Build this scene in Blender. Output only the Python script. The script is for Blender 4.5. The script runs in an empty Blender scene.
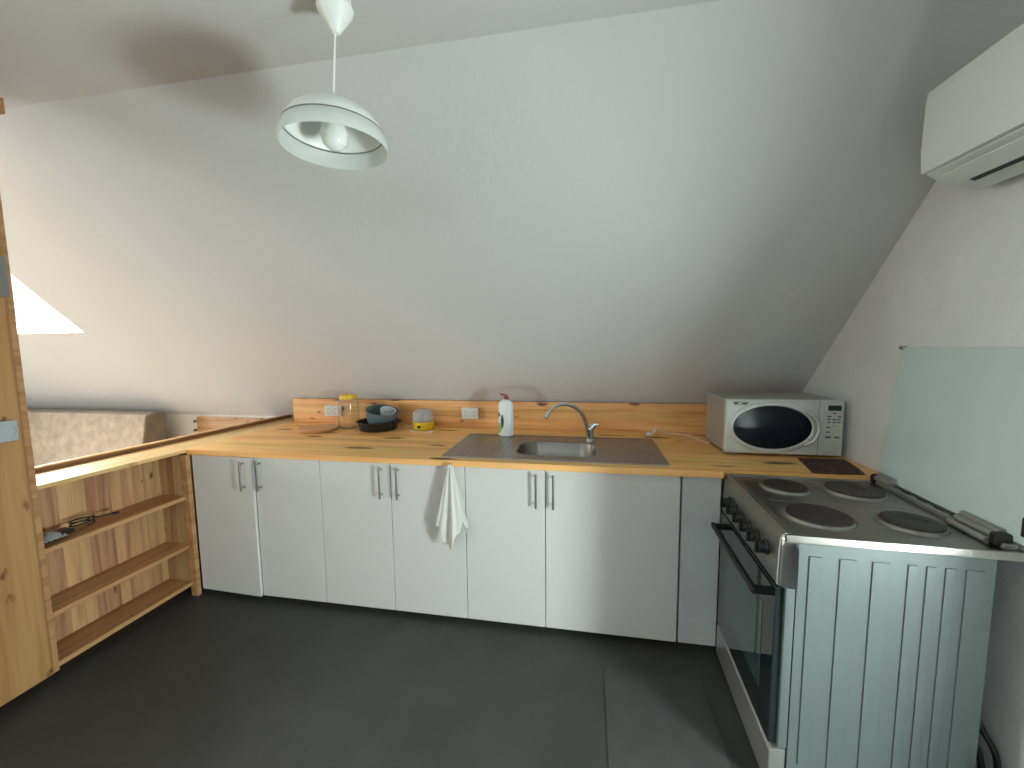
import bpy, bmesh, math, random
from mathutils import Vector, Matrix
random.seed(7)
S = bpy.context.scene
COL = S.collection
PI = math.pi
# ------------------------------------------------------------------ camera
YAW, PIT, ROL, FPX = .1818, .095, -.011, 408.4
def make_camera():
    cy, sy, cp, sp, cr, sr = math.cos(YAW), math.sin(YAW), math.cos(PIT), math.sin(PIT), math.cos(ROL), math.sin(ROL)
    fw = Vector((-sy*cp, cy*cp, -sp)); rt = Vector((cy, sy, 0)); up = rt.cross(fw)
    r2 = cr*rt + sr*up; u2 = -sr*rt + cr*up
    cd = bpy.data.cameras.new('camera'); cam = bpy.data.objects.new('camera', cd); COL.objects.link(cam)
    cd.sensor_width = 36; cd.lens = FPX/1024*36; cd.clip_start = .02
    m = Matrix((r2, u2, -fw)).transposed().to_4x4(); m.translation = Vector((1.6052, -1.977, 1.4855))
    cam.matrix_world = m; S.camera = cam
make_camera()
# ------------------------------------------------------------------ world, lights, exposure
w = bpy.data.worlds.new('sky'); S.world = w; w.use_nodes = True
w.node_tree.nodes['Background'].inputs[0].default_value = (.86, .95, 1, 1)
w.node_tree.nodes['Background'].inputs[1].default_value = 1.6
def area(name, loc, target, sx, sy, watts, col):
    l = bpy.data.lights.new(name, 'AREA'); l.shape = 'RECTANGLE'; l.size = sx; l.size_y = sy; l.energy = watts; l.color = col
    o = bpy.data.objects.new(name, l); COL.objects.link(o); o.location = loc
    o.rotation_euler = (Vector(target)-Vector(loc)).to_track_quat('-Z', 'Z').to_euler(); return o
# daylight arriving through the balcony window in the gable (right of the camera) and the skylight; the rear and left lamps are added fill
area('gable_window_daylight', (3.10, -1.46, .76), (0, -1.46, .84), .36, .50, 72, (.89, .985, .98))
area('skylight_daylight', (-2.34, .12, 2.18), (-2.34, -.48, 1.5), .84, .90, 195, (1, .975, .93))
area('rear_fill_light', (.5, -4.08, 2.07), (.5, -3.2, 1.2), 2.3, .9, 9, (1, 1, 1))  # added fill from behind the camera for the cabinet fronts
area('left_fill_light', (-5.2, -2.65, 1.40), (0, -2.0, 1.30), 1.5, 1.2, 165, (1, .985, .985))  # added fill from the left, brightens the right wall
vs = S.view_settings; vs.view_transform = 'Standard'; vs.look = 'None'; vs.gamma = 1; vs.use_curve_mapping = False
vs.exposure = 0.2

# ------------------------------------------------------------------ materials
def new_mat(name):
    m = bpy.data.materials.new(name); m.use_nodes = True
    return m, m.node_tree, m.node_tree.nodes['Principled BSDF']
def mat(name, col, rough=.5, metal=0, bump=0, bscale=60, trans=0, ior=1.45, coat=0, vary=0, vscale=3, alpha=1, aniso=None, emit=None):
    m, t, b = new_mat(name); N, L = t.nodes, t.links
    b.inputs['Base Color'].default_value = (*col, 1); b.inputs['Roughness'].default_value = rough; b.inputs['Metallic'].default_value = metal
    b.inputs['Transmission Weight'].default_value = trans; b.inputs['IOR'].default_value = ior; b.inputs['Coat Weight'].default_value = coat
    b.inputs['Alpha'].default_value = alpha
    if emit: b.inputs['Emission Color'].default_value = (*emit[0], 1); b.inputs['Emission Strength'].default_value = emit[1]
    tc = N.new('ShaderNodeTexCoord'); mp = N.new('ShaderNodeMapping'); L.new(tc.outputs['Object'], mp.inputs[0])
    if aniso: mp.inputs['Scale'].default_value = aniso
    if vary:
        n = N.new('ShaderNodeTexNoise'); n.inputs['Scale'].default_value = vscale; n.inputs['Detail'].default_value = 6; L.new(mp.outputs[0], n.inputs[0])
        r = N.new('ShaderNodeValToRGB'); L.new(n.outputs[0], r.inputs[0])
        r.color_ramp.elements[0].position = .3; r.color_ramp.elements[1].position = .7
        r.color_ramp.elements[0].color = tuple(c*(1-vary) for c in col)+(1,); r.color_ramp.elements[1].color = tuple(min(1, c*(1+vary)) for c in col)+(1,)
        L.new(r.outputs[0], b.inputs['Base Color'])
    if bump:
        n = N.new('ShaderNodeTexNoise'); n.inputs['Scale'].default_value = bscale; n.inputs['Detail'].default_value = 5; L.new(mp.outputs[0], n.inputs[0])
        bp = N.new('ShaderNodeBump'); bp.inputs['Strength'].default_value = bump; bp.inputs['Distance'].default_value = .01
        L.new(n.outputs[0], bp.inputs['Height']); L.new(bp.outputs[0], b.inputs['Normal'])
    return m
def pine(name, g, a, width=.09, light=(.70, .43, .19), dark=(.50, .25, .085), rough=.38, knots=.5, coat=.15, tonevar=.25, kstretch=1.0):
    """edge-glued pine: g grain axis, a axis across the staves (0,1,2)"""
    m, t, b = new_mat(name); N, L = t.nodes, t.links
    tc = N.new('ShaderNodeTexCoord'); sp = N.new('ShaderNodeSeparateXYZ'); L.new(tc.outputs['Object'], sp.inputs[0])
    o = 3-g-a
    def M(op, x, y=None, z=None):
        n = N.new('ShaderNodeMath'); n.operation = op
        for i, v in enumerate((x, y, z)):
            if v is None: continue
            if isinstance(v, (int, float)): n.inputs[i].default_value = v
            else: L.new(v, n.inputs[i])
        return n.outputs[0]
    u, v, ww = sp.outputs[g], sp.outputs[a], sp.outputs[o]
    k = M('DIVIDE', M('ADD', v, 10.0), width); idn = M('FLOOR', k); fr = M('FRACT', k)
    wn = N.new('ShaderNodeTexWhiteNoise'); wn.noise_dimensions = '1D'; L.new(idn, wn.inputs['W']); rnd = wn.outputs['Value']
    uo = M('ADD', u, M('MULTIPLY', rnd, 7.3))
    cv = N.new('ShaderNodeCombineXYZ'); L.new(M('MULTIPLY', uo, 1.3), cv.inputs[0]); L.new(M('MULTIPLY', v, 26), cv.inputs[1]); L.new(M('MULTIPLY', ww, 26), cv.inputs[2])
    n1 = N.new('ShaderNodeTexNoise'); n1.inputs['Scale'].default_value = 1; n1.inputs['Detail'].default_value = 4; n1.inputs['Distortion'].default_value = .6; L.new(cv.outputs[0], n1.inputs[0])
    r = N.new('ShaderNodeValToRGB'); L.new(n1.outputs[0], r.inputs[0])
    r.color_ramp.elements[0].position = .34; r.color_ramp.elements[1].position = .58
    r.color_ramp.elements[0].color = (*dark, 1); r.color_ramp.elements[1].color = (*light, 1)
    # stave tone
    hs = N.new('ShaderNodeHueSaturation'); L.new(r.outputs[0], hs.inputs['Color'])
    L.new(M('ADD', M('MULTIPLY', rnd, tonevar), 1-tonevar*.6), hs.inputs['Value'])
    L.new(M('ADD', M('MULTIPLY', M('FRACT', M('MULTIPLY', rnd, 7.7)), .02), .49), hs.inputs['Hue'])
    # knots
    ck = N.new('ShaderNodeCombineXYZ'); L.new(M('MULTIPLY', uo, 8.0*kstretch), ck.inputs[0]); L.new(M('MULTIPLY', v, 15.0), ck.inputs[1])
    vo = N.new('ShaderNodeTexVoronoi'); vo.voronoi_dimensions = '3D'; vo.inputs['Scale'].default_value = 1
    L.new(M('MULTIPLY', ww, 9.0), ck.inputs[2])
    kn_ = N.new('ShaderNodeTexNoise'); kn_.inputs['Scale'].default_value = 2.2; kn_.inputs['Detail'].default_value = 3; L.new(ck.outputs[0], kn_.inputs[0])
    va = N.new('ShaderNodeVectorMath'); va.operation = 'MULTIPLY_ADD'; L.new(kn_.outputs['Color'], va.inputs[0]); va.inputs[1].default_value = (.45, .45, .45); L.new(ck.outputs[0], va.inputs[2])
    L.new(va.outputs[0], vo.inputs[0])
    sc_ = N.new('ShaderNodeSeparateColor'); L.new(vo.outputs['Color'], sc_.inputs[0])
    size = M('MULTIPLY', M('SUBTRACT', sc_.outputs[0], 1-knots*.75), .62)
    kn = N.new('ShaderNodeMapRange'); L.new(M('SUBTRACT', vo.outputs['Distance'], size), kn.inputs[0])
    kn.inputs[1].default_value = -.06; kn.inputs[2].default_value = .06; kn.inputs[3].default_value = 1; kn.inputs[4].default_value = 0
    kf = M('MULTIPLY', kn.outputs[0], M('GREATER_THAN', sc_.outputs[0], 1-knots*.75))
    mx = N.new('ShaderNodeMix'); mx.data_type = 'RGBA'; L.new(kf, mx.inputs[0]); L.new(hs.outputs[0], mx.inputs[6]); mx.inputs[7].default_value = (.16, .052, .014, 1)
    # glue line
    ed = M('LESS_THAN', M('ABSOLUTE', M('SUBTRACT', fr, .5)), .485)
    m2 = N.new('ShaderNodeMix'); m2.data_type = 'RGBA'; L.new(M('ADD', M('MULTIPLY', ed, .35), .65), m2.inputs[0]); m2.inputs[6].default_value = (.2, .09, .03, 1); L.new(mx.outputs[2], m2.inputs[7])
    L.new(m2.outputs[2], b.inputs['Base Color']); b.inputs['Roughness'].default_value = rough; b.inputs['Coat Weight'].default_value = coat; b.inputs['Coat Roughness'].default_value = .25
    bp = N.new('ShaderNodeBump'); bp.inputs['Strength'].default_value = .12; bp.inputs['Distance'].default_value = .004; L.new(n1.outputs[0], bp.inputs['Height']); L.new(bp.outputs[0], b.inputs['Normal'])
    return m

WALL = mat('wall paint', (.61, .615, .612), .85, bump=.15, bscale=35, vary=.02, vscale=1.2)
PLAST = mat('rough plaster', (.78, .80, .79), .85, bump=.5, bscale=22, vary=.04, vscale=5)
KNEE = mat('knee wall paint', (.80, .81, .79), .8, bump=.1)
FLOOR = mat('dark vinyl floor', (.046, .047, .044), .55, bump=.15, bscale=120, vary=.16, vscale=4)
MATG = mat('rubber mat', (.060, .061, .060), .62, bump=.4, bscale=260, vary=.12, vscale=9)
P_TOP = pine('pine worktop', 0, 1, .078, light=(.97, .57, .20), dark=(.83, .42, .115), knots=.75, rough=.42, coat=.06, tonevar=.22, kstretch=.45)
P_SPL = pine('pine splashback', 0, 2, .062, light=(.96, .55, .22), dark=(.76, .35, .10), knots=.7, kstretch=.8, tonevar=.3)
P_LEDGE = pine('pine ledge', 1, 0, .09, light=(.86, .57, .26), dark=(.70, .42, .16), knots=.3)
P_RAIL = pine('brown rail', 1, 2, .12, light=(.28, .14, .06), dark=(.20, .09, .035), knots=.1)
P_BOUNCE = pine('pale bounce floor boards', 0, 1, .12, light=(.44, .38, .30), dark=(.36, .30, .22), knots=.2)
P_SHELF = pine('pine shelf', 1, 0, .12, light=(.52, .29, .125), dark=(.37, .18, .065), knots=.3, rough=.5, coat=0)
P_BACK = pine('pine back boards', 2, 1, .055, light=(.64, .38, .185), dark=(.42, .20, .085), knots=.45, rough=.55, coat=0, tonevar=.42)
P_POST = pine('pine post', 2, 1, .34, light=(.47, .255, .10), dark=(.37, .18, .06), knots=.6, rough=.5, coat=0, tonevar=.1)
P_PLANK = pine('pine plank', 0, 2, .055, light=(.68, .43, .22), dark=(.52, .28, .11), knots=.45)
P_BOARD = pine('chopping board wood', 0, 1, .2, light=(.66, .36, .14), dark=(.52, .26, .085), knots=0)
WHITE = mat('white laminate', (.73, .725, .705), .35, bump=.02, bscale=8)
WHITE2 = mat('painted filler', (.60, .64, .65), .5, bump=.15, bscale=30, vary=.05, vscale=8)
CARC = mat('carcass board', (.55, .55, .53), .6)
PLINTH = mat('brown plinth', (.05, .018, .012), .5)
DARK = mat('dark gap', (.012, .012, .012), .8)
STEEL = mat('brushed steel', (.36, .345, .32), .36, 1, bump=.03, bscale=20, aniso=(1, 30, 30))
STEEL_TOP = mat('hob steel', (.36, .345, .32), .30, 1, bump=.04, bscale=12, vary=.12, vscale=6)
CHROME = mat('chrome', (.72, .73, .74), .12, 1)
CHROME_S = mat('satin nickel', (.36, .36, .35), .3, 1)
SILVER = mat('silver enamel', (.118, .146, .142), .45, .15, vary=.04, vscale=3)
SILVER_F = mat('silver front panel', (.44, .44, .42), .35, .7)
BLACK = mat('black plastic', (.010, .011, .012), .45)
BLACKG = mat('black oven glass', (.012, .018, .020), .06, coat=.5)
OVENWIN = mat('oven window glass', (.045, .070, .068), .08, coat=.6)
IRON = mat('cast iron hotplate', (.060, .050, .045), .45, .4, bump=.3, bscale=40)
CREAM = mat('silver white microwave', (.60, .63, .60), .35, .15)
CREAM_D = mat('microwave casing', (.42, .41, .37), .45, .25)
MWGLASS = mat('microwave door glass', (.008, .012, .020), .16, ior=1.25)
GREY_R = mat('light grey bezel', (.62, .64, .63), .25, .3)
LCD = mat('green black display', (.010, .045, .040), .2)
BTN = mat('grey button', (.10, .12, .11), .5)
LAMPW = mat('white lamp enamel', (.86, .88, .85), .35)
FROST = mat('frosted glass', (.90, .94, .92), .35, trans=.5, ior=1.3)
BULB = mat('opal bulb glass', (.86, .90, .87), .15)
GLASS = mat('clear glass', (.95, .98, .97), .03, trans=1, ior=1.45)
LIDGLASS = mat('greenish tempered glass', (.64, .78, .765), .15, coat=.5, vary=.03, vscale=2)
ACW = mat('air conditioner plastic', (.69, .73, .69), .35)
ACD = mat('dark louvre slot', (.03, .035, .035), .5)
SOFA = mat('mottled beige velour', (.30, .24, .185), .9, bump=.3, bscale=60, vary=.20, vscale=14)
SOFA_D = mat('grey brown sofa side', (.24, .205, .17), .9, bump=.3, bscale=60, vary=.15, vscale=12)
CLOTH = mat('white cotton', (.74, .73, .69), .95, bump=.4, bscale=150)
SOCK = mat('white socket plastic', (.72, .72, .69), .4)
SOCKG = mat('grey socket plastic', (.42, .45, .46), .4)
YEL = mat('yellow plastic', (.72, .48, .01), .35)
RED = mat('dark red plastic', (.30, .035, .03), .35)
BOTT = mat('white bottle plastic', (.80, .83, .82), .3)
GREEN = mat('green label ink', (.32, .42, .10), .5)
NAVY = mat('dark label ink', (.06, .07, .09), .5)
POT = mat('grey enamel pot', (.115, .15, .17), .4)
PAN = mat('black enamel pan', (.012, .012, .013), .35)
WHITEP = mat('white plastic', (.75, .72, .68), .5)
FILM = mat('crinkled clear film', (.8, .82, .82), .2, trans=.7, ior=1.2)
def placemat_mat():
    m, t, b = new_mat('brown red patterned mat'); N, L = t.nodes, t.links
    tc = N.new('ShaderNodeTexCoord'); v = N.new('ShaderNodeTexVoronoi'); v.inputs['Scale'].default_value = 55; L.new(tc.outputs['Object'], v.inputs[0])
    r = N.new('ShaderNodeValToRGB'); L.new(v.outputs['Distance'], r.inputs[0])
    r.color_ramp.elements[0].color = (.25, .13, .09, 1); r.color_ramp.elements[1].color = (.045, .010, .010, 1); r.color_ramp.elements[1].position = .45
    L.new(r.outputs[0], b.inputs['Base Color']); b.inputs['Roughness'].default_value = .7
    return m
PLACEM = placemat_mat()

def pane_mat():
    m = bpy.data.materials.new('window pane glass'); m.use_nodes = True; t = m.node_tree; t.nodes.clear()
    o = t.nodes.new('ShaderNodeOutputMaterial'); a = t.nodes.new('ShaderNodeBsdfTransparent'); g = t.nodes.new('ShaderNodeBsdfGlossy'); x = t.nodes.new('ShaderNodeMixShader')
    a.inputs[0].default_value = (.96, .98, .97, 1); g.inputs['Roughness'].default_value = .02; x.inputs[0].default_value = .06
    t.links.new(a.outputs[0], x.inputs[1]); t.links.new(g.outputs[0], x.inputs[2]); t.links.new(x.outputs[0], o.inputs[0]); return m
PANE = pane_mat()

# ------------------------------------------------------------------ mesh helpers (all in world coordinates; obj() moves them to the owner's origin)
def BM(): return bmesh.new()
def box(bm, x0, x1, y0, y1, z0, z1, bev=0, seg=2):
    r = bmesh.ops.create_cube(bm, size=1)
    for v in r['verts']: v.co = Vector(((x0+x1)/2+v.co.x*(x1-x0), (y0+y1)/2+v.co.y*(y1-y0), (z0+z1)/2+v.co.z*(z1-z0)))
    if bev:
        es = list({e for v in r['verts'] for e in v.link_edges})
        bmesh.ops.bevel(bm, geom=es, offset=bev, segments=seg, affect='EDGES', profile=.5)
    return bm
def prism(bm, pts, axis, a0, a1, bev=0):
    """extrude polygon pts (2-D in the other two axes, in xyz order) along axis"""
    def mk(p, c):
        l = list(p); l.insert(axis, c); return Vector(l)
    A = [bm.verts.new(mk(p, a0)) for p in pts]; B = [bm.verts.new(mk(p, a1)) for p in pts]
    n = len(pts); fs = [bm.faces.new(A), bm.faces.new(B[::-1])]
    for i in range(n): fs.append(bm.faces.new((A[i], B[i], B[(i+1) % n], A[(i+1) % n])))
    bmesh.ops.recalc_face_normals(bm, faces=fs)
    if bev:
        es = list({e for f in fs for e in f.edges}); bmesh.ops.bevel(bm, geom=es, offset=bev, segments=2, affect='EDGES', profile=.5)
    return bm
def lathe(bm, prof, c, n=40, axis=(0, 0, 1), sx=1, sy=1):
    q = Vector((0, 0, 1)).rotation_difference(Vector(axis)); rings = []; c = Vector(c); fs = []
    for r, z in prof:
        if r < 1e-6: rings.append([bm.verts.new(c+q@Vector((0, 0, z)))])
        else: rings.append([bm.verts.new(c+q@Vector((r*sx*math.cos(2*PI*i/n), r*sy*math.sin(2*PI*i/n), z))) for i in range(n)])
    for A, B in zip(rings, rings[1:]):
        for i in range(n):
            j = (i+1) % n
            if len(A) == 1 and len(B) == 1: continue
            if len(A) == 1: fs.append(bm.faces.new((A[0], B[j], B[i])))
            elif len(B) == 1: fs.append(bm.faces.new((A[i], A[j], B[0])))
            else: fs.append(bm.faces.new((A[i], A[j], B[j], B[i])))
    return bm
def cyl(bm, p, q, r, n=20, r2=None):
    p, q = Vector(p), Vector(q); L = (q-p).length; r2 = r if r2 is None else r2
    return lathe(bm, [(0, 0), (r, 0), (r2, L), (0, L)], p, n, (q-p).normalized())
def spline(pts, sub=8):
    P = [Vector(p) for p in pts]; out = []
    for i in range(len(P)-1):
        a, b, c, d = P[max(0, i-1)], P[i], P[i+1], P[min(len(P)-1, i+2)]
        for k in range(sub):
            t = k/sub; out.append(.5*((2*b)+(c-a)*t+(2*a-5*b+4*c-d)*t*t+(3*b-a-3*c+d)*t**3))
    out.append(P[-1]); return out
def tube(bm, pts, r, n=10, sub=8, rads=None):
    P = spline(pts, sub) if sub > 1 else [Vector(p) for p in pts]
    up = Vector((0, 0, 1)); prev = None; last = None
    for i, p in enumerate(P):
        t = (P[min(i+1, len(P)-1)]-P[max(i-1, 0)]).normalized()
        if last is None: s = t.cross(up if abs(t.z) < .9 else Vector((1, 0, 0))).normalized()
        else: s = (last-t*last.dot(t)).normalized()
        last = s; b = t.cross(s)
        rr = r if rads is None else rads[0]+(rads[1]-rads[0])*i/(len(P)-1)
        ring = [bm.verts.new(p+rr*(math.cos(2*PI*k/n)*s+math.sin(2*PI*k/n)*b)) for k in range(n)]
        if prev:
            for k in range(n): bm.faces.new((prev[k], prev[(k+1) % n], ring[(k+1) % n], ring[k]))
        else: bm.faces.new(ring[::-1])
        prev = ring
    bm.faces.new(prev); return bm
def wpos(o):
    p = Vector((0, 0, 0))
    while o: p += o.location; o = o.parent
    return p
def obj(name, bm, m, parent=None, smooth=True, loc=None, solid=0, label=None, sub=0):
    bmesh.ops.remove_doubles(bm, verts=bm.verts, dist=1e-6)
    bmesh.ops.recalc_face_normals(bm, faces=bm.faces)
    base = wpos(parent) if parent else Vector(loc or (0, 0, 0))
    if base.length: bmesh.ops.translate(bm, verts=bm.verts, vec=-base)
    me = bpy.data.meshes.new(name); bm.to_mesh(me); bm.free(); me.materials.append(m)
    o = bpy.data.objects.new(name, me); COL.objects.link(o)
    if parent: o.parent = parent
    elif loc: o.location = loc
    if smooth:
        for p in me.polygons: p.use_smooth = True
        try: me.set_sharp_from_angle(angle=math.radians(35))
        except Exception: pass
        wn_ = o.modifiers.new('weighted_normals', 'WEIGHTED_NORMAL'); wn_.keep_sharp = True
    if solid: md = o.modifiers.new('thickness', 'SOLIDIFY'); md.thickness = solid; md.offset = 0
    if sub: md = o.modifiers.new('smooth', 'SUBSURF'); md.levels = sub; md.render_levels = sub
    if label: o['label'] = label
    return o
def tag(o, label, cat, group=None, kind=None):
    o['label'] = label; o['category'] = cat
    if group: o['group'] = group
    if kind: o['kind'] = kind
    return o
def thing(name, loc, label, cat, group=None):
    o = bpy.data.objects.new(name, None); COL.objects.link(o); o.location = loc; o.empty_display_size = .05
    return tag(o, label, cat, group)
def struct(name, bm, m, parent=None, **k):
    o = obj(name, bm, m, parent, smooth=False, **k); o['kind'] = 'structure'; return o

# ------------------------------------------------------------------ room shell
XL, XR = -5.0, 2.90
YK, ZK, YR, ZR = 1.0508, .9033, -.5313, 2.5257        # knee top / edge of the flat ceiling
YR2, YK2 = -3.0, -4.582
struct('floor', box(BM(), -1.03, XR, YK2, YK, -.1, 0), FLOOR)
struct('floor', box(BM(), XL, -1.03, YK2, YK, -.1, 0), P_BOUNCE)  # unseen floor, made pale to bounce warm light onto the slope
struct('ceiling', box(BM(), XL, XR, YR2, YR, ZR, ZR+.12), WALL)
sl = (ZR-ZK)/(YK-YR)
T = .13
def slope_piece(bm, x0, x1, z0, z1, front=False):
    def y(z): return YK-(z-ZK)/sl
    nx = Vector((0, 1, 1/ sl)).normalized()*T
    pts = [(y(z0), z0), (y(z1), z1), (y(z1)+nx.y, z1+nx.z), (y(z0)+nx.y, z0+nx.z)]
    if front: pts = [(YR+YR2-a, b) for a, b in pts]
    prism(bm, pts, 0, x0, x1)
SX0, SX1, SZ0, SZ1 = -2.74, -1.93, 1.61, 2.30
bm = BM()
for a in ((XL, SX0, ZK, ZR), (SX1, XR, ZK, ZR), (SX0, SX1, ZK, SZ0), (SX0, SX1, SZ1, ZR)): slope_piece(bm, *a)
back = struct('wall_back', bm, WALL)
struct('wall_knee_back', box(BM(), XL, XR, YK, YK+.12, 0, ZK), KNEE)
bm = BM()
for a in ((XL, -.6, ZK, ZR), (1.6, XR, ZK, ZR), (-.6, 1.6, ZK, 1.60), (-.6, 1.6, 2.32, ZR)): slope_piece(bm, *a, front=True)
struct('wall_front', bm, WALL)
struct('wall_knee_front', box(BM(), XL, XR, YK2-.12, YK2, 0, ZK), KNEE)
def frame_rect(bm, x0, x1, a0, a1, b0, b1, wd):
    box(bm, x0, x1, a0, a1, b0, b0+wd, .003); box(bm, x0, x1, a0, a1, b1-wd, b1, .003)
    box(bm, x0, x1, a0, a0+wd, b0+wd, b1-wd, .003); box(bm, x0, x1, a1-wd, a1, b0+wd, b1-wd, .003); return bm
# gables
WY0, WY1, WZ0, WZ1 = -1.74, -1.18, .40, 1.12
bm = BM()
x0, x1 = XR, XR+.16
prism(bm, [(YK, 0), (YK, ZK), (YR, ZR), (WY1, ZR), (WY1, 0)], 0, x0, x1)
prism(bm, [(WY1, 0), (WY1, WZ0), (WY0, WZ0), (WY0, 0)], 0, x0, x1)
prism(bm, [(WY1, WZ1), (WY1, ZR), (WY0, ZR), (WY0, WZ1)], 0, x0, x1)
prism(bm, [(WY0, 0), (WY0, ZR), (YR2, ZR), (YK2, ZK), (YK2, 0)], 0, x0, x1)
struct('wall_right', bm, PLAST)
bm = BM(); x0, x1 = XL-.16, XL; LY0, LY1, LZ0, LZ1 = -3.4, -1.9, .8, 2.0
prism(bm, [(YK, 0), (YK, ZK), (YR, ZR), (LY1, ZR), (LY1, 0)], 0, x0, x1)
prism(bm, [(LY1, 0), (LY1, LZ0), (LY0, LZ0), (LY0, 0)], 0, x0, x1)
prism(bm, [(LY1, LZ1), (LY1, ZR), (YR2, ZR), (LY0, ZR-.40/1.0*1.026), (LY0, LZ1)], 0, x0, x1)
prism(bm, [(LY0, 0), (LY0, ZR-.40*1.026), (YK2, ZK), (YK2, 0)], 0, x0, x1)
struct('wall_left', bm, WALL)
bm = frame_rect(BM(), XL-.11, XL-.05, LY0, LY1, LZ0, LZ1, .045); w4 = struct('added_window_4', bm, LAMPW)  # unseen window, added so the left fill can enter
struct('pane', box(BM(), XL-.082, XL-.078, LY0+.04, LY1-.04, LZ0+.04, LZ1-.04), PANE, w4)
# gable window (beside the camera)
bm = frame_rect(BM(), XR+.05, XR+.11, WY0, WY1, WZ0, WZ1, .045); pass
struct('window_1', bm, LAMPW)
w1 = bpy.data.objects['window_1']
struct('pane', box(BM(), XR+.078, XR+.082, WY0+.04, WY1-.04, WZ0+.04, WZ1-.04), PANE, w1)
# skylight: frame and pane in the thickness of the slope
def slope_window(name, xa, xb, za, zb, front):
    def y(z): return YK-(z-ZK)/sl
    n = Vector((0, 1, 1/sl)).normalized()
    def pc(bm, x0, x1, z0, z1, d0, d1):
        pts = []
        for z, d in ((z0, d0), (z1, d0), (z1, d1), (z0, d1)): pts.append((y(z)+n.y*d, z+n.z*d))
        if front: pts = [(YR+YR2-a, b) for a, b in pts]
        prism(bm, pts, 0, x0, x1)
    bm = BM(); f = .03
    e = .045
    for a in ((xa-e, xb+e, za-e, za), (xa-e, xb+e, zb, zb+e), (xa-e, xa, za, zb), (xb, xb+e, za, zb)): pc(bm, *a, .131, .165)
    o = struct(name, bm, LAMPW)
    bm = BM(); pc(bm, xa, xb, za, zb, .145, .149); struct('pane', bm, PANE, o); return o
slope_window('window_2', SX0, SX1, SZ0, SZ1, False)
slope_window('added_window_3', -.6, 1.6, 1.60, 2.32, True)  # unseen roof window, added for the rear fill

# ------------------------------------------------------------------ half wall between kitchen and the sofa side
bm = BM(); box(bm, -1.03, -.995, -.67, 1.04, 0, .8815)
half = tag(obj('half_wall', bm, P_BACK, smooth=False), 'low pine boarded partition behind the open shelves, between kitchen and sofa', 'partition')
# ------------------------------------------------------------------ base cabinets
def bar_handle(parent, x, z0, z1, y):
    bm = BM(); cyl(bm, (x, y-.030, z0-.006), (x, y-.030, z1+.006), .0055, 16)
    for z in (z0+.012, z1-.012): cyl(bm, (x, y, z), (x, y-.030, z), .0045, 12)
    return obj('handle', bm, CHROME_S, parent)
ZD0, ZD1 = .032, .864
def cabinet(x0, x1, xm, handles, label, ajar=False):
    t = thing('base_cabinet', ((x0+x1)/2, .3, 0), label, 'cabinet', 'white kitchen base cabinets')
    bm = BM(); g = .001
    box(bm, x0+g, x0+.018, .02, .60, .03, .868); box(bm, x1-.018, x1-g, .02, .60, .03, .868); box(bm, x0+.018, x1-.018, .02, .60, .03, .048)
    box(bm, x0+.018, x1-.018, .585, .60, .048, .868)
    if x0 < .9 and x1 < 1: box(bm, x0+.018, x1-.018, .02, .585, .85, .868)
    obj('body', bm, CARC, t, smooth=False)
    bm = BM(); box(bm, x0+g, x1-g, .045, .06, .0, .03); obj('plinth', bm, PLINTH, t, smooth=False)
    for i, (a, b) in enumerate(((x0, xm), (xm, x1))):
        bm = box(BM(), a+.0018, b-.0018, 0, .018, ZD0, ZD1, .0015, 1)
        if ajar and i == 0:   # hinged on its left, open by a centimetre
            for v in bm.verts: v.co.y -= .016*(v.co.x-a)/(b-a)
        d = obj('door', bm, WHITE, t, smooth=False)
        if handles[i] is not None: bar_handle(d, handles[i], .682, .844, -.015 if (ajar and i == 0) else 0)
    return t
cabinet(-.685, .1528, -.2625, (-.318, -.222), 'white two-door base cabinet at the left corner, its left door slightly ajar', True)
cabinet(.1528, .9883, .5737, (.523, .621), 'white two-door base cabinet behind the hanging towel, middle of the row')
cabinet(.9883, 2.0438, 1.4049, (1.36, 1.446), 'wide white two-door base cabinet under the sink')
bm = BM(); box(bm, 2.052, 2.222, .004, .022, .03, .866, .001, 1); box(bm, 2.052, 2.222, .022, .6, .03, .866); box(bm, 2.06, 2.215, .05, .6, 0, .03)
tag(obj('filler_panel', bm, WHITE2, smooth=False, loc=(2.14, .3, 0)), 'narrow white filler panel between the sink cabinet and the stove', 'panel')

# ------------------------------------------------------------------ worktop with a cut-out for the bowl
bx0, bx1, by0, by1 = 1.22, 1.665, .125, .445
bm = BM(); Y0, Y1, z0, z1 = -.0225, .838, .87, .90
for a in ((-.69, bx0, Y0, Y1), (bx1, XR-.003, .0, Y1), (bx0, bx1, Y0, by0), (bx0, bx1, by1, Y1)):
    box(bm, a[0], a[1], a[2], a[3], z0, z1)
box(bm, bx1, 2.222, Y0, .0, z0, z1)
wt = tag(obj('worktop', bm, P_TOP, smooth=False), 'long knotty pine worktop running over the white cabinets', 'worktop')
bm = BM(); prism(bm, [(-.735, -.652), (-.691, Y0), (-.691, 1.046), (-.86, 1.046), (-1.03, -.671), (-.745, -.671)], 2, .882, z1)
prism(bm, [(-.74, 1.04), (-.74, .05), (-.9, .05), (-.9, 1.04)], 2, .860, .882)
bm2 = BM(); prism(bm2, [(-1.018, -.669), (-1.0, -.669), (-.842, 1.04), (-.860, 1.04)], 2, .90, .922)
bm3 = BM(); prism(bm3, [(-1.022, -.669), (-.998, -.669), (-.840, 1.04), (-.864, 1.04)], 2, .922, .929)
led = thing('shelf_ledge', (-.88, .2, .87), 'pale pine ledge on top of the open shelves, running from the post to the corner', 'ledge')
obj('ledge_board', bm, P_LEDGE, led, smooth=False); obj('raised_rail', bm2, P_RAIL, led, smooth=False); obj('rail_cap', bm3, P_LEDGE, led, smooth=False)
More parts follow.
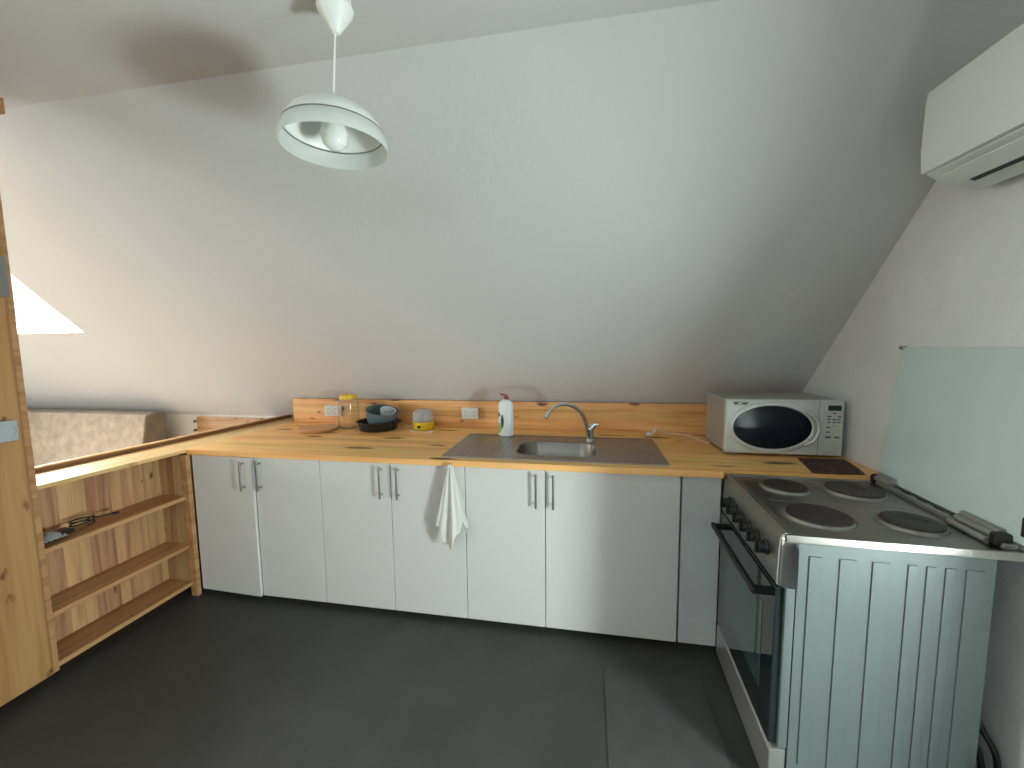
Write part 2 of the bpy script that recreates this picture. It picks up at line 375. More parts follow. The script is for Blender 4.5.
# splashback
bm = BM(); box(bm, -.665, XR-.003, .84, .862, .90, 1.0876, .001, 1)
tag(obj('splashback', bm, P_SPL, smooth=False), 'knotty pine splashback board along the rear of the worktop', 'splashback')

# ------------------------------------------------------------------ open shelves
t = thing('open_shelf_unit', (-.85, -.35, 0), 'open pine shelf unit with three shelves below the ledge, facing the stove', 'shelf')
for z in (.620, .325, .093):
    bm = BM(); box(bm, -.889, -.715, -.671, -.031, z-.022, z, .0015, 1); obj('shelf', bm, P_SHELF, t, smooth=False)
bm = BM(); box(bm, -.900, -.890, -.671, .02, .06, .8815); obj('back_panel', bm, P_BACK, t, smooth=False)
bm = BM(); box(bm, -.735, -.689, -.030, -.004, .0, .868, .002, 1); obj('front_post', bm, P_SHELF, t, smooth=False)
bm = BM(); box(bm, -.889, -.736, -.028, -.008, .06, .868); obj('side_panel', bm, P_BACK, t, smooth=False)
bm = BM(); box(bm, -.88, -.86, -.67, -.02, 0, .06); obj('plinth', bm, P_SHELF, t, smooth=False)
# tall pine panel at the left edge
t = thing('pine_post', (-.74, -.9, 0), 'tall broad pine post board at the left edge of the kitchen', 'post')
bm = BM(); box(bm, -.735, -.700, -1.35, -.6965, .062, 2.523, .002, 1); obj('post_board', bm, P_POST, t, smooth=False)
bm = BM(); box(bm, -.765, -.704, -.696, -.673, .062, 2.523, .002, 1); obj('edge_strip', bm, P_SHELF, t, smooth=False)
bm = BM(); box(bm, -1.02, -.90, -1.35, -.70, 0, 2.523); obj('rear_board', bm, P_POST, t, smooth=False)
bm = BM(); box(bm, -.699, -.660, -1.35, -.655, 2.415, 2.475, .002, 1); obj('header_rail', bm, P_SHELF, t, smooth=False)
bm = BM(); box(bm, -.7000, -.694, -.725, -.687, 1.70, 1.86, .002, 1)
for z in (1.72, 1.78, 1.84): cyl(bm, (-.694, -.702, z), (-.691, -.702, z), .006, 12)
obj('metal_bracket', bm, CHROME_S, t)

# ------------------------------------------------------------------ sockets
def socket(cx, cz, y, label, w=.128, h=.084):
    t = thing('double_socket', (cx, y, cz), label, 'socket', 'double sockets on the splashback')
    bm = BM(); box(bm, cx-w/2, cx+w/2, y-.028, y, cz-h/2, cz+h/2, .006, 3); obj('housing', bm, SOCK, t)
    for s in (-1, 1):
        c = (cx+s*w*.235, y-.0285, cz)
        bm = BM(); lathe(bm, [(.024, -.001), (.024, .003), (.019, .003), (.019, -.004), (0, -.004)], c, 28, (0, -1, 0)); o = obj('outlet_face', bm, SOCK, t)
        bm = BM()
        for q in (-1, 1): cyl(bm, (c[0]+q*.0095, c[1]+.003, cz), (c[0]+q*.0095, c[1]-.0005+.0005, cz), .0062, 10)
        box(bm, c[0]-.004, c[0]+.004, c[1]-.0018, c[1], cz-.018, cz-.014); box(bm, c[0]-.004, c[0]+.004, c[1]-.0018, c[1], cz+.014, cz+.018)
        for v in bm.verts: v.co.y += .0015
        obj('pin_holes', bm, DARK, o)
    return t
socket(-.31, 1.0, .84, 'white double socket on the splashback partly behind the tall yellow-lidded jar')
socket(.782, 1.0, .84, 'white double socket on the splashback left of the white bottle')
t = thing('double_socket', (-.70, -.80, 1.162), 'grey double socket on the tall pine post', 'socket')
bm = BM(); box(bm, -.6998, -.678, -.92, -.722, 1.120, 1.205, .006, 3); obj('housing', bm, SOCKG, t)
for yy in (-.757, -.847):
    bm = BM(); lathe(bm, [(.032, -.001), (.032, .004), (.026, .004), (.026, -.003), (0, -.003)], (-.678, yy, 1.162), 28, (1, 0, 0)); o = obj('outlet_face', bm, SOCKG, t)
    bm = BM()
    for q in (-1, 1): cyl(bm, (-.682, yy+q*.0095, 1.162), (-.679, yy+q*.0095, 1.162), .0042, 10)
    obj('pin_holes', bm, DARK, o)

# ------------------------------------------------------------------ sink
def rrect(x0, x1, y0, y1, r, n=6):
    P = []
    for cx, cy, a in ((x1-r, y1-r, 0), (x0+r, y1-r, 90), (x0+r, y0+r, 180), (x1-r, y0+r, 270)):
        for i in range(n+1):
            b = math.radians(a+90*i/n); P.append((cx+r*math.cos(b), cy+r*math.sin(b)))
    return P
t = thing('kitchen_sink', (1.43, .31, .9), 'stainless steel inset sink with drainboards on both sides of its bowl', 'sink')
def loft(bm, rings, close=True):
    R = [[bm.verts.new(p) for p in r] for r in rings]; n = len(R[0])
    for A, B in zip(R, R[1:]):
        for i in range(n): bm.faces.new((A[i], A[(i+1) % n], B[(i+1) % n], B[i]))
    if close: bm.faces.new(R[-1])
    return bm
sx0, sx1, sy0, sy1 = .849, 2.0, .033, .590
def ring(x0, x1, y0, y1, r, z): return [(x, y, z) for x, y in rrect(x0, x1, y0, y1, r)]
bm = BM()
loft(bm, [ring(sx0, sx1, sy0, sy1, .012, .9005), ring(sx0+.001, sx1-.001, sy0+.001, sy1-.001, .012, .907), ring(sx0+.010, sx1-.010, sy0+.010, sy1-.010, .012, .908),
          ring(sx0+.020, sx1-.020, sy0+.020, sy1-.020, .012, .9025), ring(bx0-.012, bx1+.012, by0-.012, by1+.012, .10, .9025), ring(bx0-.004, bx1+.004, by0-.004, by1+.004, .10, .9045)], False)
for xs in ([sx0+.07+i*.034 for i in range(8)], [bx1+.06+i*.032 for i in range(8)]):
    for x in xs: box(bm, x, x+.008, sy0+.06, sy1-.09, .9015, .9042, .001, 1)
obj('drainboard', bm, STEEL, t)
bm = BM()
loft(bm, [ring(bx0-.004, bx1+.004, by0-.004, by1+.004, .10, .9045), ring(bx0+.004, bx1-.004, by0+.004, by1-.004, .095, .898), ring(bx0+.016, bx1-.016, by0+.016, by1-.016, .09, .80), ring(bx0+.035, bx1-.035, by0+.035, by1-.035, .08, .765), ring(bx0+.18, bx1-.18, by0+.13, by1-.13, .02, .760)])
obj('bowl', bm, STEEL, t, solid=.0012)
bm = BM(); lathe(bm, [(0, .002), (.02, .002), (.035, .004), (.04, 0)], ((bx0+bx1)/2, (by0+by1)/2, .7605), 28); obj('drain_strainer', bm, CHROME, t)
# black overflow/tap hole plug at the drainboard
bm = BM(); lathe(bm, [(.016, 0), (.016, .004), (.0, .005)], (1.215, .50, .9025), 24); obj('hole_cap', bm, CHROME_S, t)
# mixer tap
FX, FY = 1.628, .500
t = thing('mixer_tap', (FX, FY, .9035), 'chrome gooseneck mixer tap with lever, standing on the sink rim', 'tap')
bm = BM(); lathe(bm, [(0, 0), (.027, 0), (.027, .006), (.022, .012), (.021, .055), (.024, .062), (.022, .082), (0, .088)], (FX, FY, .9035), 32); obj('tap_body', bm, CHROME, t)
bm = BM(); tube(bm, [(FX-.012, FY-.004, .945), (FX-.018, FY-.01, .985), (FX-.040, FY-.035, 1.055), (FX-.080, FY-.065, 1.110), (FX-.140, FY-.10, 1.138), (FX-.200, FY-.14, 1.130), (FX-.240, FY-.175, 1.095)], .0095, 16, rads=(.0135, .0095))
sp = obj('spout', bm, CHROME, t)
bm = BM(); tube(bm, [(FX-.236, FY-.172, 1.100), (FX-.252, FY-.187, 1.072)], .0125, 16, sub=1); obj('aerator', bm, CHROME, sp)
bm = BM(); tube(bm, [(FX+.004, FY-.004, .975), (FX+.016, FY-.006, .994), (FX+.030, FY-.010, 1.004), (FX+.052, FY-.016, 1.003)], .009, 14, rads=(.019, .007)); obj('lever', bm, CHROME, t)

# ------------------------------------------------------------------ things on the worktop
bm = BM(); lathe(bm, [(0, 0), (.122, 0), (.130, .003), (.133, .015), (.129, .022), (0, .022)], (-.262, .580, .9005), 48)
tag(obj('chopping_board', bm, P_BOARD, loc=(-.262, .580, .9)), 'round brown wooden board lying flat on the left of the worktop', 'chopping board')
t = thing('storage_jar', (-.098, .69, .9), 'tall clear glass jar with a yellow screw lid beside the black pan', 'jar')
JX, JY = -.098, .70
bm = BM(); lathe(bm, [(0, .002), (.060, .002), (.070, .010), (.072, .03), (.072, .17), (.066, .195), (.055, .208), (.055, .222), (.052, .222), (.052, .206), (.063, .192), (.069, .17), (.069, .03), (.066, .012), (.058, .006), (0, .006)], (JX, JY, .9), 40); obj('glass_body', bm, GLASS, t)
bm = BM(); lathe(bm, [(.058, .212), (.060, .212), (.060, .236), (.057, .241), (0, .242)], (JX, JY, .9), 40); obj('lid', bm, YEL, t, label='yellow screw lid')
# black pan with a grey pot tilted in it
PX, PY = .150, .665
t = thing('baking_pan', (PX, PY, .9), 'round black pan with low sides on the worktop, holding the grey pot', 'pan')
bm = BM(); lathe(bm, [(0, 0), (.118, 0), (.126, .006), (.142, .060), (.147, .063), (.146, .066), (.139, .063), (.122, .010), (0, .005)], (PX, PY, .9005), 48); obj('pan_body', bm, PAN, t)
bm = BM(); tube(bm, [(PX+.138, PY-.03, .955), (PX+.170, PY-.022, .962), (PX+.170, PY+.022, .962), (PX+.138, PY+.03, .955)], .005, 8); obj('loop_handle', bm, PAN, t)
ax = Vector((.20, -.14, .97)).normalized()
c = Vector((PX+.012, PY+.02, .930))
t = thing('saucepan', tuple(c), 'dark grey round pot resting tilted inside the black pan', 'pot')
bm = BM(); lathe(bm, [(0, 0), (.070, 0), (.090, .012), (.106, .060), (.112, .108), (.115, .111), (.112, .113), (.106, .108), (.100, .060), (.084, .015), (0, .006)], c, 48, ax); obj('pot_body', bm, POT, t)
bm = BM(); lathe(bm, [(.0, .030), (.045, .034), (.050, .045), (.052, .100), (.055, .106), (.050, .104), (.047, .05), (0, .04)], c+Vector((.034, 0, .014)), 32, (.34, -.20, .90)); obj('nested_dish', bm, GREY_R, t, label='small metal dish nested in the grey pot')
# clear container with yellow base
CX_, CY_ = .466, .72
t = thing('food_container', (CX_, CY_, .9), 'low clear container with a yellow base, right of the black pan', 'container')
bm = BM(); lathe(bm, [(0, 0), (.070, 0), (.076, .008), (.076, .055), (.071, .058), (.070, .012), (0, .006)], (CX_, CY_, .9005), 40); obj('base', bm, YEL, t, label='yellow base')
bm = BM(); lathe(bm, [(.074, .059), (.076, .085), (.070, .118), (.055, .136), (.030, .143), (0, .145), (0, .1425), (.03, .1405), (.053, .133), (.0675, .117), (.0735, .085), (.0715, .059), (.074, .059)], (CX_, CY_, .9005), 40); obj('clear_dome', bm, FILM, t)
bm = BM(); box(bm, CX_-.010, CX_+.010, CY_-.082, CY_-.072, .918, .936, .002, 1); obj('catch', bm, DARK, t)
bm = BM(); tube(bm, [(.28, .79, .9035), (.345, .80, .9035), (.370, .735, .9035), (.40, .650, .9035), (.47, .610, .9035), (.56, .60, .9035)], .003, 8)
cb = thing('white_cable', (.43, .66, .9), 'thin white cable lying on the worktop in front of the yellow container', 'cable')
obj('wire', bm, WHITEP, cb); bm = BM(); box(bm, .555, .585, .590, .610, .9, .912, .003, 2); obj('plug', bm, WHITEP, cb)
# detergent bottle
BX, BY, BZ = 1.096, .565, .9045
t = thing('detergent_bottle', (BX, BY, BZ), 'white detergent bottle with a dark red cap at the back of the drainboard', 'bottle')
bm = BM(); lathe(bm, [(0, 0), (.043, 0), (.049, .006), (.049, .19), (.046, .210), (.036, .226), (.018, .234), (.016, .24), (0, .24)], (BX, BY, BZ), 40, sy=.72); obj('bottle_body', bm, BOTT, t)
bm = BM(); lathe(bm, [(0, .236), (.0165, .236), (.0165, .250), (.008, .256), (.006, .268), (0, .269)], (BX+.004, BY, BZ), 24); cp_ = obj('cap', bm, RED, t, label='dark red cap')
bm = BM(); tube(bm, [(BX+.004, BY, BZ+.258), (BX-.015, BY-.002, BZ+.266), (BX-.036, BY-.004, BZ+.270)], .005, 10, rads=(.006, .005)); obj('flip_spout', bm, RED, cp_)
def curved_patch(bm, a0, a1, z0, z1, fn=None, off=.0006, n=12, m_=10):
    # patch following the bottle's surface, clipped to an ellipse
    for i in range(n):
        for j in range(m_):
            us = [(i+p)/n for p in (0, 1, 1, 0)]; vs_ = [(j+p)/m_ for p in (0, 0, 1, 1)]
            if fn and not all((2*u-1)**2+(2*v-1)**2 <= 1.25 for u, v in zip(us, vs_)): continue
            bm.faces.new([bm.verts.new((BX+(.049+off)*math.cos(a0+(a1-a0)*u), BY+(.049+off)*.72*math.sin(a0+(a1-a0)*u), BZ+z0+(z1-z0)*v)) for u, v in zip(us, vs_)])
    return bm
obj('label_leaf', curved_patch(BM(), math.radians(185), math.radians(245), .022, .085, True), GREEN, t, label='green part of the label')
obj('label_figure', curved_patch(BM(), math.radians(235), math.radians(262), .055, .140, True, .0010), NAVY, t, label='dark part of the label')
obj('label_mark', curved_patch(BM(), math.radians(200), math.radians(228), .125, .155, True, .0008), NAVY, t, label='small dark mark above the label')
bm = BM(); lathe(bm, [(0, 0), (.016, 0), (.02, .008), (.014, .018), (.006, .022), (0, .022)], (1.998, .70, .9005), 20)
tube(bm, [(2.01, .70, .912), (2.03, .71, .926), (2.035, .72, .94)], .006, 8)
tag(obj('sink_plug', bm, WHITEP, loc=(1.998, .70, .9)), 'small white plug lying on the worktop behind the right drainboard', 'plug')
bm = BM(); tube(bm, [(2.06, .832, .93), (2.10, .80, .9045), (2.16, .765, .9045), (2.24, .71, .9045), (2.275, .60, .9045), (2.31, .53, .9045)], .0032, 8)
tag(obj('power_cord', bm, WHITEP, loc=(2.2, .7, .9)), 'thin pale cord running across the worktop to the microwave', 'cord')

# towel: cone of folds hanging from a hook under the worktop edge
bm = BM()
cyl(bm, (.925, -.023, .884), (.925, -.046, .884), .0035, 10); cyl(bm, (.925, -.046, .884), (.925, -.046, .896), .0035, 10)
tag(obj('towel_hook', bm, CHROME_S, loc=(.925, -.023, .884)), 'small hook on the worktop edge above the white towel', 'hook')
bm = BM(); n, rows = 96, 34; R = []
for j in range(rows+1):
    s = j/rows; row = []
    for i in range(n):
        a = 2*PI*i/n; fold = .62+.28*math.sin(5*a+1.3+s*.8)+.16*math.sin(9*a+2.1)+.08*math.sin(14*a+s*3)
        wdt = (.011+.083*s**.95)*(1 if s < .8 else 1-.0*(s-.8))
        dep = .006+.030*s**.8
        zb = .885-s*(.335+.075*math.cos(a*1.0+1.75)*.6+.050*math.sin(3*a+.6)+.014*math.sin(11*a))
        x = .925+wdt*math.cos(a)*(.78+.35*fold*.5)+s*.004
        y = -.046+dep*math.sin(a)*fold+0
        y = min(y, -.006)
        row.append(bm.verts.new((x, y, zb)))
    R.append(row)
for A, B in zip(R, R[1:]):
    for i in range(n): bm.faces.new((A[i], A[(i+1) % n], B[(i+1) % n], B[i]))
tag(obj('towel', bm, CLOTH, loc=(.925, -.05, .88), solid=.002), 'white cotton towel hanging in folds from the worktop edge by the sink', 'towel')

# ------------------------------------------------------------------ microwave
X0, X1, YF, YB, Z0, Z1 = 2.315, 2.862, .283, .640, .913, 1.196
t = thing('microwave', ((X0+X1)/2, (YF+YB)/2, .9), 'silver-white microwave oven with an oval window, in the right corner of the worktop', 'microwave')
bm = BM(); box(bm, X0+.004, X1-.004, YF+.030, YB, Z0, Z1-.003, .006, 2); obj('casing', bm, CREAM_D, t)
bm = BM(); box(bm, X0, 2.752, YF, YF+.032, Z0, Z1, .007, 3); d = obj('door', bm, CREAM, t)
bm = BM(); box(bm, 2.754, X1, YF+.001, YF+.032, Z0, Z1, .007, 3); cpn = obj('control_panel', bm, CREAM, t)
for x in (X0+.05, X1-.05):
    for y in (YF+.06, YB-.05): bm = BM(); cyl(bm, (x, y, .9003), (x, y, Z0+.002), .014, 14); obj('foot', bm, BLACK, t)
ox, oz = 2.537, 1.052
def oval(bm, rx, rz, prof, cx=ox, cz=oz, y=YF, n=64):
    rings = []
    for k, dy in prof:
        if k == 0: rings.append([bm.verts.new((cx, y-dy, cz))]); continue
        rings.append([bm.verts.new((cx+(rx+k)*math.cos(2*PI*i/n), y-dy, cz+(rz+k)*math.sin(2*PI*i/n))) for i in range(n)])
    for A, B in zip(rings, rings[1:]):
        for i in range(n):
            if len(B) == 1: bm.faces.new((A[i], A[(i+1) % n], B[0]))
            else: bm.faces.new((A[i], A[(i+1) % n], B[(i+1) % n], B[i]))
    return bm
obj('window_bezel', oval(BM(), .186, .114, [(.024, -.002), (.022, .004), (.012, .009), (.002, .008), (-.003, .002)]), GREY_R, d)
obj('window_glass', oval(BM(), .186, .114, [(-.001, .0015), (-.06, .004), (-.1, .005), (0, .0052)]), MWGLASS, d)
bm = BM(); tube(bm, [(ox+.150, YF-.012, oz+.085), (ox+.186, YF-.022, oz+.055), (ox+.202, YF-.026, oz+.0), (ox+.186, YF-.022, oz-.055), (ox+.150, YF-.012, oz-.085)], .008, 12); obj('handle', bm, GREY_R, d)
# emblem: an oval ring between two dark wedges
bm = BM(); cz = 1.174
prism(bm, [(2.345, cz+.007), (2.378, cz+.008), (2.371, cz-.004), (2.359, cz-.008)], 1, YF-.0012, YF-.0002)
prism(bm, [(2.386, cz-.004), (2.395, cz+.006), (2.425, cz+.006), (2.411, cz-.008)], 1, YF-.0012, YF-.0002)
tube(bm, [(2.374, YF-.001, cz+.007), (2.381, YF-.001, cz+.009), (2.390, YF-.001, cz+.006)], .0012, 6); tube(bm, [(2.370, YF-.001, cz-.005), (2.379, YF-.001, cz-.008), (2.387, YF-.001, cz-.005)], .0010, 6)
obj('emblem', bm, BTN, d)
bm = BM(); box(bm, 2.788, 2.846, YF-.001, YF+.001, 1.143, 1.170); obj('display', bm, LCD, cpn)
def btn(x, z, w_=.014, h_=.006, m_=BTN):
    bm = BM(); box(bm, x-w_/2, x+w_/2, YF-.0012, YF+.001, z-h_/2, z+h_/2, .0008, 1); obj('button', bm, m_, cpn)
btn(2.817, 1.130, .013, .007)
for x in (2.795, 2.840): btn(x, 1.114, .018)
for z in (1.099, 1.084):
    for x in (2.795, 2.817, 2.838): btn(x, z, .015)
for x, z in ((2.794, 1.060), (2.794, 1.035)): btn(x, z, .018)
for x in (2.794, 2.833): btn(x, 1.009, .024, .009)
bm = BM(); box(bm, 2.822, 2.842, YF-.0008, YF+.001, 1.026, 1.068, .0008, 1); obj('start_strip', bm, GREY_R, cpn)
# patterned mat in front of it
bm = BM(); n = 40; pts = [(2.655, .272), (2.58, -.055), (2.79, -.02), (2.845, .20), (2.80, .275)]
bm = BM(); prism(bm, [(2.655, .262), (2.640, .20), (2.618, .09), (2.600, .012), (2.70, .006), (2.812, .020), (2.842, .13), (2.862, .262)], 2, .9005, .9040)
tag(obj('placemat', bm, PLACEM, loc=(2.72, .13, .9)), 'dark red-brown patterned mat on the worktop in front of the microwave', 'placemat')

# ------------------------------------------------------------------ stove
SXF, SXB, SYN, SYF = 2.228, 2.776, -.626, -.006
stove = t = thing('electric_stove', (2.228, -.006, 0), 'freestanding silver electric stove with four hotplates and glass oven door, against the right wall', 'stove')
bm = BM(); box(bm, SXF+.049, SXB, SYN+.002, SYF, .02, .868); obj('body', bm, SILVER, t, smooth=False)
for a, b in ((2.306, 2.340), (2.388, 2.432), (2.474, 2.519), (2.564, 2.588), (2.610, 2.634), (2.656, 2.680), (2.706, 2.750)):
    bm = BM(); box(bm, a, b, SYN-.0018, SYN+.004, .12, .826, .0014, 2); obj('pressed_rib', bm, SILVER, t)
# front upright strips
for y0, y1 in ((SYN+.000, SYN+.022), (SYF-.022, SYF)):
    bm = BM(); box(bm, SXF+.018, SXF+.0455, y0, y1, .165, .722, .004, 2); obj('front_strip', bm, SILVER, t)
# hob plate with raised rim
bm = BM(); prism(bm, [(2.244, SYN-.004), (2.86, SYN-.004), (2.86, SYF+.004), (2.244, SYF+.004)], 2, .866, .881); 
box(bm, 2.236, 2.86, SYN-.006, SYN+.006, .866, .892, .003, 3); box(bm, 2.236, 2.86, SYF-.006, SYF+.006, .866, .890, .003, 3)
hob = obj('hob', bm, STEEL_TOP, t)
bm = BM(); box(bm, 2.31, 2.505, -.300, -.294, .8805, .8830, .001, 1); box(bm, 2.53, 2.75, -.300, -.294, .8805, .8830, .001, 1); box(bm, 2.548, 2.553, -.28, -.05, .8805, .8825, .001, 1)
obj('pressed_ridge', bm, STEEL_TOP, hob)
for cx, cy, r in ((2.409, -.442, .096), (2.678, -.448, .083), (2.424, -.142, .080), (2.672, -.142, .097)):
    bm = BM(); lathe(bm, [(r+.016, .0), (r+.013, .003), (r+.007, .0015), (r+.003, .009), (r-.001, .0095), (r-.001, .0)], (cx, cy, .8805), 56); pr_ = obj('plate_ring', bm, STEEL, hob, label='bright ring around the hotplate')
    bm = BM(); lathe(bm, [(r-.001, .004), (r-.002, .0135), (r-.008, .0155), (.042, .0150), (.040, .0135), (.018, .0135), (.016, .0125), (0, .0125)], (cx, cy, .8805), 56); obj('hotplate', bm, IRON, hob, label='dark cast iron hotplate')
# control fascia: rolled top edge then a slope down to the oven door
prof = [(2.275, .720), (2.226, .716), (2.226, .760), (2.228, .840), (2.230, .868), (2.236, .882), (2.248, .889), (2.262, .887), (2.275, .881)]
bm = BM(); prism(bm, prof, 1, SYN+.020, SYF+.001); obj('control_fascia', bm, STEEL, t)
# rounded near corner cap (swept quarter round)
bm = BM(); prev = None
for k in range(9):
    a = k/8*PI/2; cxx, cyy = 2.275, SYN+.020
    rowp = []
    for x, z in prof[1:]:
        rr = (2.275-x); rowp.append(bm.verts.new((cxx-rr*math.cos(a), cyy-min(rr, .5)*.52*math.sin(a), z)))
    if prev:
        for i in range(len(rowp)-1): bm.faces.new((prev[i], prev[i+1], rowp[i+1], rowp[i]))
    prev = rowp
obj('corner_cap', bm, CHROME, t)
for y, z in ((-.105, .788), (-.187, .789), (-.269, .790), (-.351, .791), (-.433, .792), (-.515, .793)):
    bm = BM(); lathe(bm, [(0, -.002), (.026, -.002), (.0255, .005), (.021, .009), (.019, .024), (.016, .028), (0, .028)], (2.228, y, z), 28, (-1, 0, .0))
    box(bm, 2.190, 2.214, y-.0055, y+.0055, z-.021, z+.021, .002, 2); obj('knob', bm, BLACK, t)
# oven door: black glass with window, black bar handle
bm = BM(); box(bm, 2.222, 2.250, SYN+.012, SYF-.004, .166, .710, .004, 2); dr = obj('oven_door', bm, BLACKG, t)
bm = BM(); box(bm, 2.2205, 2.224, -.520, -.105, .285, .600, .0012, 1); obj('oven_window', bm, OVENWIN, dr)
bm = BM(); box(bm, 2.172, 2.190, SYN+.065, SYF-.03, .644, .668, .006, 3)
for y in (SYN+.080, SYF-.050): box(bm, 2.180, 2.224, y-.014, y+.014, .646, .666, .003, 2)
obj('door_handle', bm, BLACK, dr)
# drawer below
bm = BM(); prism(bm, [(2.262, .0), (2.222, .012), (2.222, .146), (2.232, .158), (2.270, .162), (2.270, .0)], 1, SYN, SYF, .003); obj('drawer_front', bm, SILVER_F, t)
bm = BM(); box(bm, 2.270, 2.80, SYN+.02, SYF-.02, .0, .02); obj('base_frame', bm, BLACK, t, smooth=False)
# back hinge bar with two sprung hinges and the raised glass lid
bm = BM(); box(bm, 2.815, 2.849, -.590, -.02, .881, .897, .002, 2)
bar = obj('hinge_bar', bm, SILVER_F, t)
for y in (-.40, -.33, -.25, -.17):
    bm = BM(); box(bm, 2.828, 2.834, y-.022, y+.022, .8968, .8978); obj('slot', bm, DARK, bar)
for ya, yb in ((-.588, -.420), (-.130, -.012)):
    bm = BM(); cyl(bm, (2.822, ya+.02, .906), (2.822, yb, .906), .0125, 20); cyl(bm, (2.836, ya+.03, .918), (2.836, yb, .918), .012, 20); box(bm, 2.818, 2.846, ya+.03, yb, .884, .914, .004, 2)
    if ya < -.3: cyl(bm, (2.800, ya+.03, .891), (2.800, yb, .891), .010, 16)
    h = obj('lid_hinge', bm, SILVER_F, t)
    e = (ya+.006, ya+.034) if ya < -.3 else (yb-.006, yb+.006)
    bm = BM(); box(bm, 2.802, 2.846, e[0], e[1], .882, .922, .008, 3); obj('end_cap', bm, BLACK, h)
bm = BM(); prism(bm, [(2.842, .905), (2.889, 1.460), (2.8945, 1.460), (2.8475, .905)], 1, -.622, .006, .001)
lid = obj('glass_lid', bm, LIDGLASS, t, label='greenish tempered glass lid standing open against the wall')
bm = BM(); box(bm, 2.882, 2.8985, -.010, .014, 1.449, 1.464, .002, 1); obj('corner_clip', bm, CHROME_S, lid)
bm = BM(); box(bm, 2.838, 2.8435, -.612, -.604, .93, .985, .001, 1); obj('edge_clip', bm, DARK, lid)
# black cable behind it
bm = BM(); tube(bm, [(2.845, -.46, .33), (2.85, -.50, .29), (2.856, -.535, .245), (2.862, -.575, .20), (2.862, -.59, .12), (2.86, -.60, .012)], .0085, 10)
tube(bm, [(2.83, -.50, .235), (2.84, -.53, .20), (2.845, -.555, .14), (2.84, -.58, .012)], .0085, 10)
tag(obj('stove_cable', bm, BLACK, loc=(2.86, -.55, 0)), 'black power cable hanging behind the stove next to the wall', 'cable')
stove.rotation_euler = (0, 0, -.033)      # stands slightly askew
# floor mat
bm = BM(); box(bm, 1.690, 2.112, -1.25, -.185, .0, .004, .0015, 1)
tag(obj('floor_mat', bm, MATG, loc=(1.9, -.7, 0)), 'dark grey rectangular rubber mat on the floor beside the stove', 'mat')

# ------------------------------------------------------------------ pendant lamp
LX, LY = .885, -.800
t = thing('pendant_lamp', (LX, LY, ZR), 'white pendant lamp with domed shade and frosted rim hanging from the ceiling', 'lamp')
bm = BM(); lathe(bm, [(0, 2.398), (.009, 2.399), (.014, 2.405), (.049, 2.458), (.051, 2.466), (.047, 2.473), (.044, 2.500), (.044, 2.5255), (0, 2.5255)], (LX-.008, LY, 0), 40); obj('canopy', bm, LAMPW, t)
lx, zt_ = .855, 2.217
bm = BM(); cyl(bm, (LX-.012, LY, 2.402), (lx+.002, LY, zt_-.002), .0028, 10); obj('cord', bm, LAMPW, t)
bm = BM(); lathe(bm, [(.004, .014), (.008, .012), (.010, .002), (.018, 0), (.05, -.008), (.09, -.027), (.120, -.051), (.138, -.076), (.1415, -.087), (.1385, -.087), (.134, -.075), (.116, -.054), (.088, -.031), (.05, -.012), (.012, -.004)], (lx, LY, zt_), 64); sh = obj('shade_dome', bm, LAMPW, t)
bm = BM(); lathe(bm, [(.1435, -.0905), (.1495, -.104), (.1535, -.120), (.1525, -.134), (.151, -.136), (.150, -.133), (.151, -.120), (.147, -.105), (.141, -.0905)], (lx, LY, zt_), 64); obj('frosted_rim', bm, FROST, t, label='frosted glass rim of the shade')
bm = BM(); lathe(bm, [(.138, -.0872), (.1440, -.0872), (.1445, -.0902), (.138, -.0902), (.138, -.0872)], (lx, LY, zt_), 64); obj('seam_ring', bm, CHROME_S, t, label='thin grey ring between dome and rim')
bm = BM(); lathe(bm, [(0, -.006), (.018, -.008), (.018, -.036), (0, -.036)], (lx, LY, zt_), 24); obj('bulb_holder', bm, LAMPW, t)
bm = BM(); lathe(bm, [(.013, -.034), (.016, -.048), (.033, -.072), (.040, -.097), (.034, -.122), (.018, -.137), (0, -.141)], (lx, LY, zt_), 32); obj('bulb', bm, BULB, t, label='opal light bulb')

# ------------------------------------------------------------------ air conditioner
AY0, AY1 = -1.16, -.37
t = thing('air_conditioner', (2.79, (AY0+AY1)/2, 2.0), 'white wall-mounted air conditioner high on the right wall', 'air conditioner')
prof = [(2.898, 2.272), (2.688, 2.272), (2.683, 2.264), (2.682, 2.22), (2.680, 2.14), (2.680, 2.06), (2.688, 2.018), (2.712, 2.003), (2.760, 1.976), (2.830, 1.960), (2.898, 1.985)]
bm = BM(); prism(bm, prof, 1, AY0, AY1, .004); obj('casing', bm, ACW, t)
bm = BM(); prism(bm, [(2.674, 2.2735), (2.670, 2.24), (2.668, 2.16), (2.667, 2.09), (2.672, 2.024), (2.684, 2.022), (2.6795, 2.06), (2.6795, 2.14), (2.6815, 2.22), (2.682, 2.2735)], 1, AY0+.002, AY1+.001, .001); obj('front_cover', bm, ACW, t)
bm = BM(); prism(bm, [(2.742, 1.9760), (2.758, 1.9700), (2.758, 1.9655), (2.742, 1.9715)], 1, AY0+.06, AY1-.085); obj('louvre_slot', bm, ACD, t)
bm = BM(); prism(bm, [(2.692, 2.0005), (2.740, 1.9745), (2.740, 1.9700), (2.690, 1.9960)], 1, AY0+.05, AY1-.06, .001); obj('louvre', bm, ACW, t)

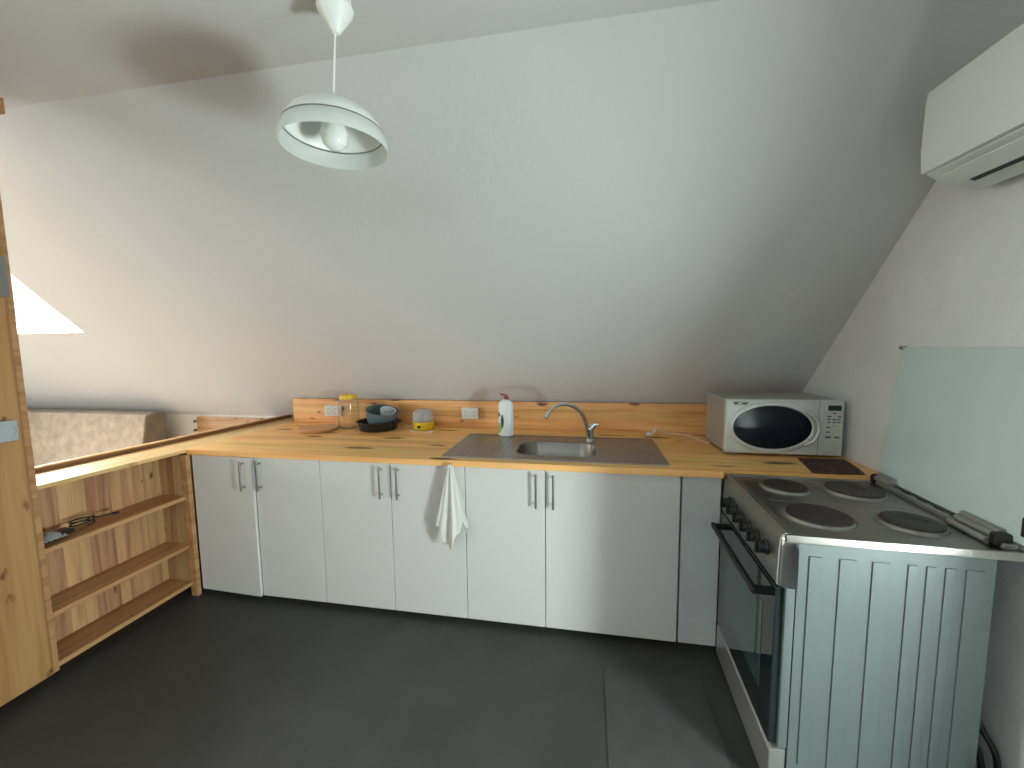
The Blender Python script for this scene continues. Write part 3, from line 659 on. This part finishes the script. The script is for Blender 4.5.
# ------------------------------------------------------------------ sofa beyond the half wall
t = thing('sofa', (-3.1, .5, 0), 'mottled beige sofa against the knee wall beyond the partition', 'sofa')
bm = BM(); box(bm, -4.3, -2.03, .02, .88, .06, .34, .02, 3); obj('base', bm, SOFA_D, t)
bm = BM(); box(bm, -4.3, -2.03, -.02, .66, .34, .50, .04, 4); obj('seat_cushion', bm, SOFA, t)
bm = BM(); prism(bm, [(.68, .45), (.76, .935), (.80, .955), (.90, .955), (.93, .93), (.90, .45)], 0, -4.3, -1.975, .018); obj('backrest', bm, SOFA_D, t)
bm = BM(); prism(bm, [(.655, .48), (.738, .945), (.765, .950), (.690, .47)], 0, -4.28, -1.955, .010); obj('backrest_cover', bm, SOFA, t)
for x in (-4.2, -2.15):
    for y in (.1, .8): bm = BM(); cyl(bm, (x, y, 0), (x, y, .07), .025, 14); obj('leg', bm, BLACK, t)
# plank leaning on the knee wall with metal pegs
t = thing('pine_plank', (-1.46, 1.04, .82), 'short knotty pine plank with metal pegs fixed on the white knee wall', 'plank')
bm = BM(); box(bm, -1.78, -1.13, 1.022, 1.0495, .725, .888, .002, 1); obj('board', bm, P_PLANK, t, smooth=False)
for x, z in ((-1.795, .845), (-1.80, .765), (-1.118, .872)):
    bm = BM(); cyl(bm, (x-.012, 1.03, z), (x+.016, 1.03, z), .008, 12); cyl(bm, (x-.018, 1.03, z), (x-.011, 1.03, z), .013, 12); obj('peg', bm, CHROME_S, t)
# gadget with coiled cable on the top shelf
t = thing('coiled_charger', (-.80, -.55, .635), 'small black gadget with coiled dark cable and clear wrap on the top shelf', 'charger')
bm = BM(); box(bm, -.82, -.755, -.625, -.530, .6355, .655, .008, 3); obj('gadget_body', bm, BLACK, t)
bm = BM(); pts = [(-.80+.035*math.cos(a*.9), -.475+.045*math.sin(a*.9), .6405+.0022*a) for a in range(16)]; tube(bm, pts+[(-.80, -.42, .655), (-.78, -.36, .65)], .0036, 8, sub=4); obj('coiled_cable', bm, BLACK, t)
bm = BM(); tube(bm, [(-.78, -.36, .65), (-.775, -.335, .6455)], .007, 10, sub=1); obj('plug', bm, BLACK, t)
bm = BM(); g = {}
for i in range(9):
    for j in range(12):
        g[i, j] = bm.verts.new((-.735-.07*i/8, -.655+.085*j/11, .6365+(.026*math.sin(PI*i/8)*math.sin(PI*j/11))+random.uniform(0, .012)))
for i in range(8):
    for j in range(11): bm.faces.new((g[i, j], g[i+1, j], g[i+1, j+1], g[i, j+1]))
obj('clear_wrap', bm, FILM, t, solid=.0006, label='crinkled clear wrapping')
